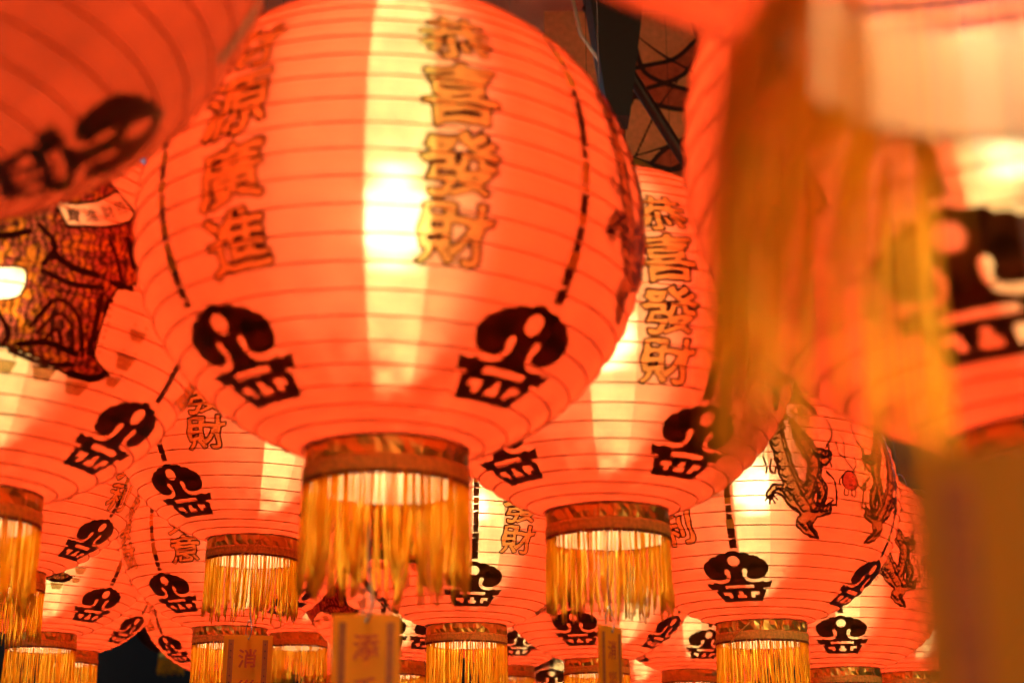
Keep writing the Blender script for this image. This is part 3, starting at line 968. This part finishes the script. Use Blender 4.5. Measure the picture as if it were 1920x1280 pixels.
def card(label, lan, dz, w_, h_, turn, text, dx=0., dy=0., stock=None):
    p = LANT[lan].location
    t = thing('prayer_card', label, 'card', (p.x + dx, p.y + dy, p.z + dz), R(turn) + LANT[lan].rotation_euler.z, CARD_GROUP)
    b = MB(); th = .0014
    # a slightly bowed sheet with a punched top edge
    n = 10; vs = []; fs = []
    for i in range(n + 1):
        x = -w_ / 2 + w_ * i / n; bow = .0016 * (1 - (2 * i / n - 1) ** 2)
        for z in (0, -h_):
            for y in (-th / 2, th / 2): vs.append((x, y - bow, z))
    for i in range(n):
        o = i * 4
        fs += [(o, o + 4, o + 5, o + 1), (o + 2, o + 3, o + 7, o + 6), (o, o + 2, o + 6, o + 4), (o + 1, o + 5, o + 7, o + 3)]
    fs += [(0, 1, 3, 2), (n * 4, n * 4 + 2, n * 4 + 3, n * 4 + 1)]
    b.add(vs, fs)
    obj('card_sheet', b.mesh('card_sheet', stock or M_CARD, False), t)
    fl = lambda h: (lambda x, z: (x, -.0016 * (1 - (2 * x / w_) ** 2) - th / 2 - h, z))
    for sx in (-1, 1):
        b = MB(); xs = np.linspace(-.006, .006, 9) * (w_ / .06) + sx * w_ * .35; zs = np.linspace(-.006, -h_ + .004, 60)
        X, Z = np.meshgrid(xs, zs)
        contour(b, xs, zs, np.abs(X - sx * w_ * .35) - w_ * .055, fl(.0003), 0)
        D = np.minimum(circ(X - sx * w_ * .35, (Z % .0085) - .00425, 0, 0, w_ * .022), 9)
        contour(b, xs, zs, D, fl(.0006), 1)
        obj('printed_border', b.mesh('printed_border', [M_CARDBORDER, M_CARDDARK], False), t)
    for i, ch in enumerate(text):
        s = w_ * .40; b = MB(); z0 = -.016 * w_ / .05 - i * .62 * w_
        n = 40; gx = np.linspace(-.1, 1.1, n); gz = np.linspace(-.2, .95, n); A, B = np.meshgrid(gx, gz)
        D = glyph_sdf(ch, A + .01 * np.sin(9 * B), B - .04 * (A - .5)) - .022
        contour(b, gx, gz, D, lambda x, z: fl(.0004)((x - .5) * s, z0 + (z - .75) * s))
        obj('printed_character', b.mesh('printed_character', M_CARDRED, False), t)
    # wire loop up through the fringe to the lamp socket
    b = MB(); q = (-math.sin(R(turn)) * 0, 0)
    b.tube(smooth_path([(0, -.003, -.006), (.0035, -.0035, .006), (.002, 0, .02), (-.001, .001, .05), (0, 0, -dz - .004), (0, 0, -dz + .07)]), .0008 if lan != 'A' else .0011, 5)
    b.tube(smooth_path([(0, -.003, -.006), (-.004, .003, .004), (-.002, .001, .018), (.002, 0, .021)]), .0008, 5)
    obj('hanging_wire', b.mesh('hanging_wire', M_WIREGREY), t)
    return t


card('blurred plain yellow card on a grey wire under the largest lantern', 'A', -.126, .052, .16, -4, '添千', -.012)
card('yellow card with maroon borders and red characters, in focus at lower left', 'E', -.131, .067, .19, 3, '消災吉')
card('narrow yellow card turned nearly edge-on at the bottom right of centre', 'B', -.118, .050, .16, 62, '消災吉')
card('out-of-focus card, shade painted into its brown, filling the lower right corner', 'N', -.123, .060, .2, 0, '', -.014, 0, stock=M_CARDSHADE)

# ------------------------------------------------------------------ painted board, beam and pole above the lanterns
def board():
    m_base = principled('faded_mural_ground', (.9, .47, .22), .75, noise=.12, scale=60, bump=.5)
    m_pet = principled('mural_petal_red', (.5, .13, .06), .75, noise=.2, scale=50, bump=.4)
    m_line = principled('mural_dark_line', (.035, .014, .01), .7)
    t = thing('painted_board', 'orange-lit board painted with flowing lotus petals between the upper lanterns', 'painting', (.95, 3.9, 3.5))
    W, H = 1.7, .84
    b = MB(); b.box((0, .03, 0), (W, .06, H)); obj('board_panel', b.mesh('board_panel', m_base, False), t)
    xs = np.linspace(-W / 2, W / 2, 250); zs = np.linspace(-H / 2, H / 2, 180); X, Z = np.meshgrid(xs, zs)
    fl = lambda h: (lambda x, z: (x, -h, z))
    # flower centres along the board; each has curling petals
    D = np.full(X.shape, 9.); Lc = np.full(X.shape, 9.)
    for cx, cz, s in ((-.22, .12, 1.0), (-.62, -.2, 1.0), (.42, -.1, 1.1)):
        for k in range(6):
            a_ = k * 2 * math.pi / 6 + cx
            def P(r_, da): return (cx + s * r_ * math.cos(a_ + da), cz + s * r_ * math.sin(a_ + da))
            arm = smooth_path([P(.06, 0) + (.012,), P(.2, .25) + (.034,), P(.36, .05) + (.04,), P(.46, -.3) + (.03,), P(.58, -.35) + (.006,)])
            d = stroke(X, Z, arm)
            D = np.minimum(D, d); Lc = np.minimum(Lc, np.abs(d) - .007)
            vein = smooth_path([P(.12, -.2) + (.003,), P(.3, -.28) + (.003,), P(.42, -.34) + (.002,)])
            Lc = np.minimum(Lc, stroke(X, Z, vein))
    b = MB(); contour(b, xs, zs, D, fl(.002)); obj('painted_petals', b.mesh('painted_petals', m_pet, False), t)
    b = MB(); contour(b, xs, zs, Lc, fl(.004)); obj('painted_lines', b.mesh('painted_lines', m_line, False), t)


board()
m_dk = principled('black_lacquer', (.008, .005, .004), .5)
m_post = principled('dark_brown_lacquer', (.03, .014, .01), .45)
t = thing('hanging_bracket', 'black wedge-shaped bracket hanging before the painted board', 'bracket', (0, 0, 0))
t.location = at(1160, 60, 3.7)
b = MB(); b.add([(-.09, -.08, .16), (.075, -.08, .16), (.075, .08, .16), (-.09, .08, .16), (-.035, -.04, -.26), (.02, -.04, -.26), (.02, .04, -.26), (-.035, .04, -.26)],
                [(0, 3, 2, 1), (0, 1, 5, 4), (1, 2, 6, 5), (2, 3, 7, 6), (3, 0, 4, 7), (4, 5, 6, 7)])
b.box((0, 0, .4), (.12, .12, .5)); obj('bracket_arm', b.mesh('bracket_arm', m_dk, False), t)
b = MB(); b.tube([(-.13, -.02, .14), (-.1, -.02, -.02), (-.05, -.02, -.1)], .005, 6); obj('bracket_cable', b.mesh('bracket_cable', M_SOCKET), t)
t = thing('diagonal_pole', 'thin dark pole slanting across the painted board', 'pole', at(1195, 160, 3.8))
e = at(1298, 322, 3.8) - t.location; s_ = at(1100, 10, 3.8) - t.location
b = MB(); b.tube([s_, (0, 0, 0), e, e * 2.2], .016, 10); obj('pole_shaft', b.mesh('pole_shaft', m_post), t)
b = MB(); b.tube([e * 2.2, e * 2.23], .024, 10); obj('pole_cap', b.mesh('pole_cap', m_dk), t)

bpy.data.objects.remove(_fo, do_unlink=True)
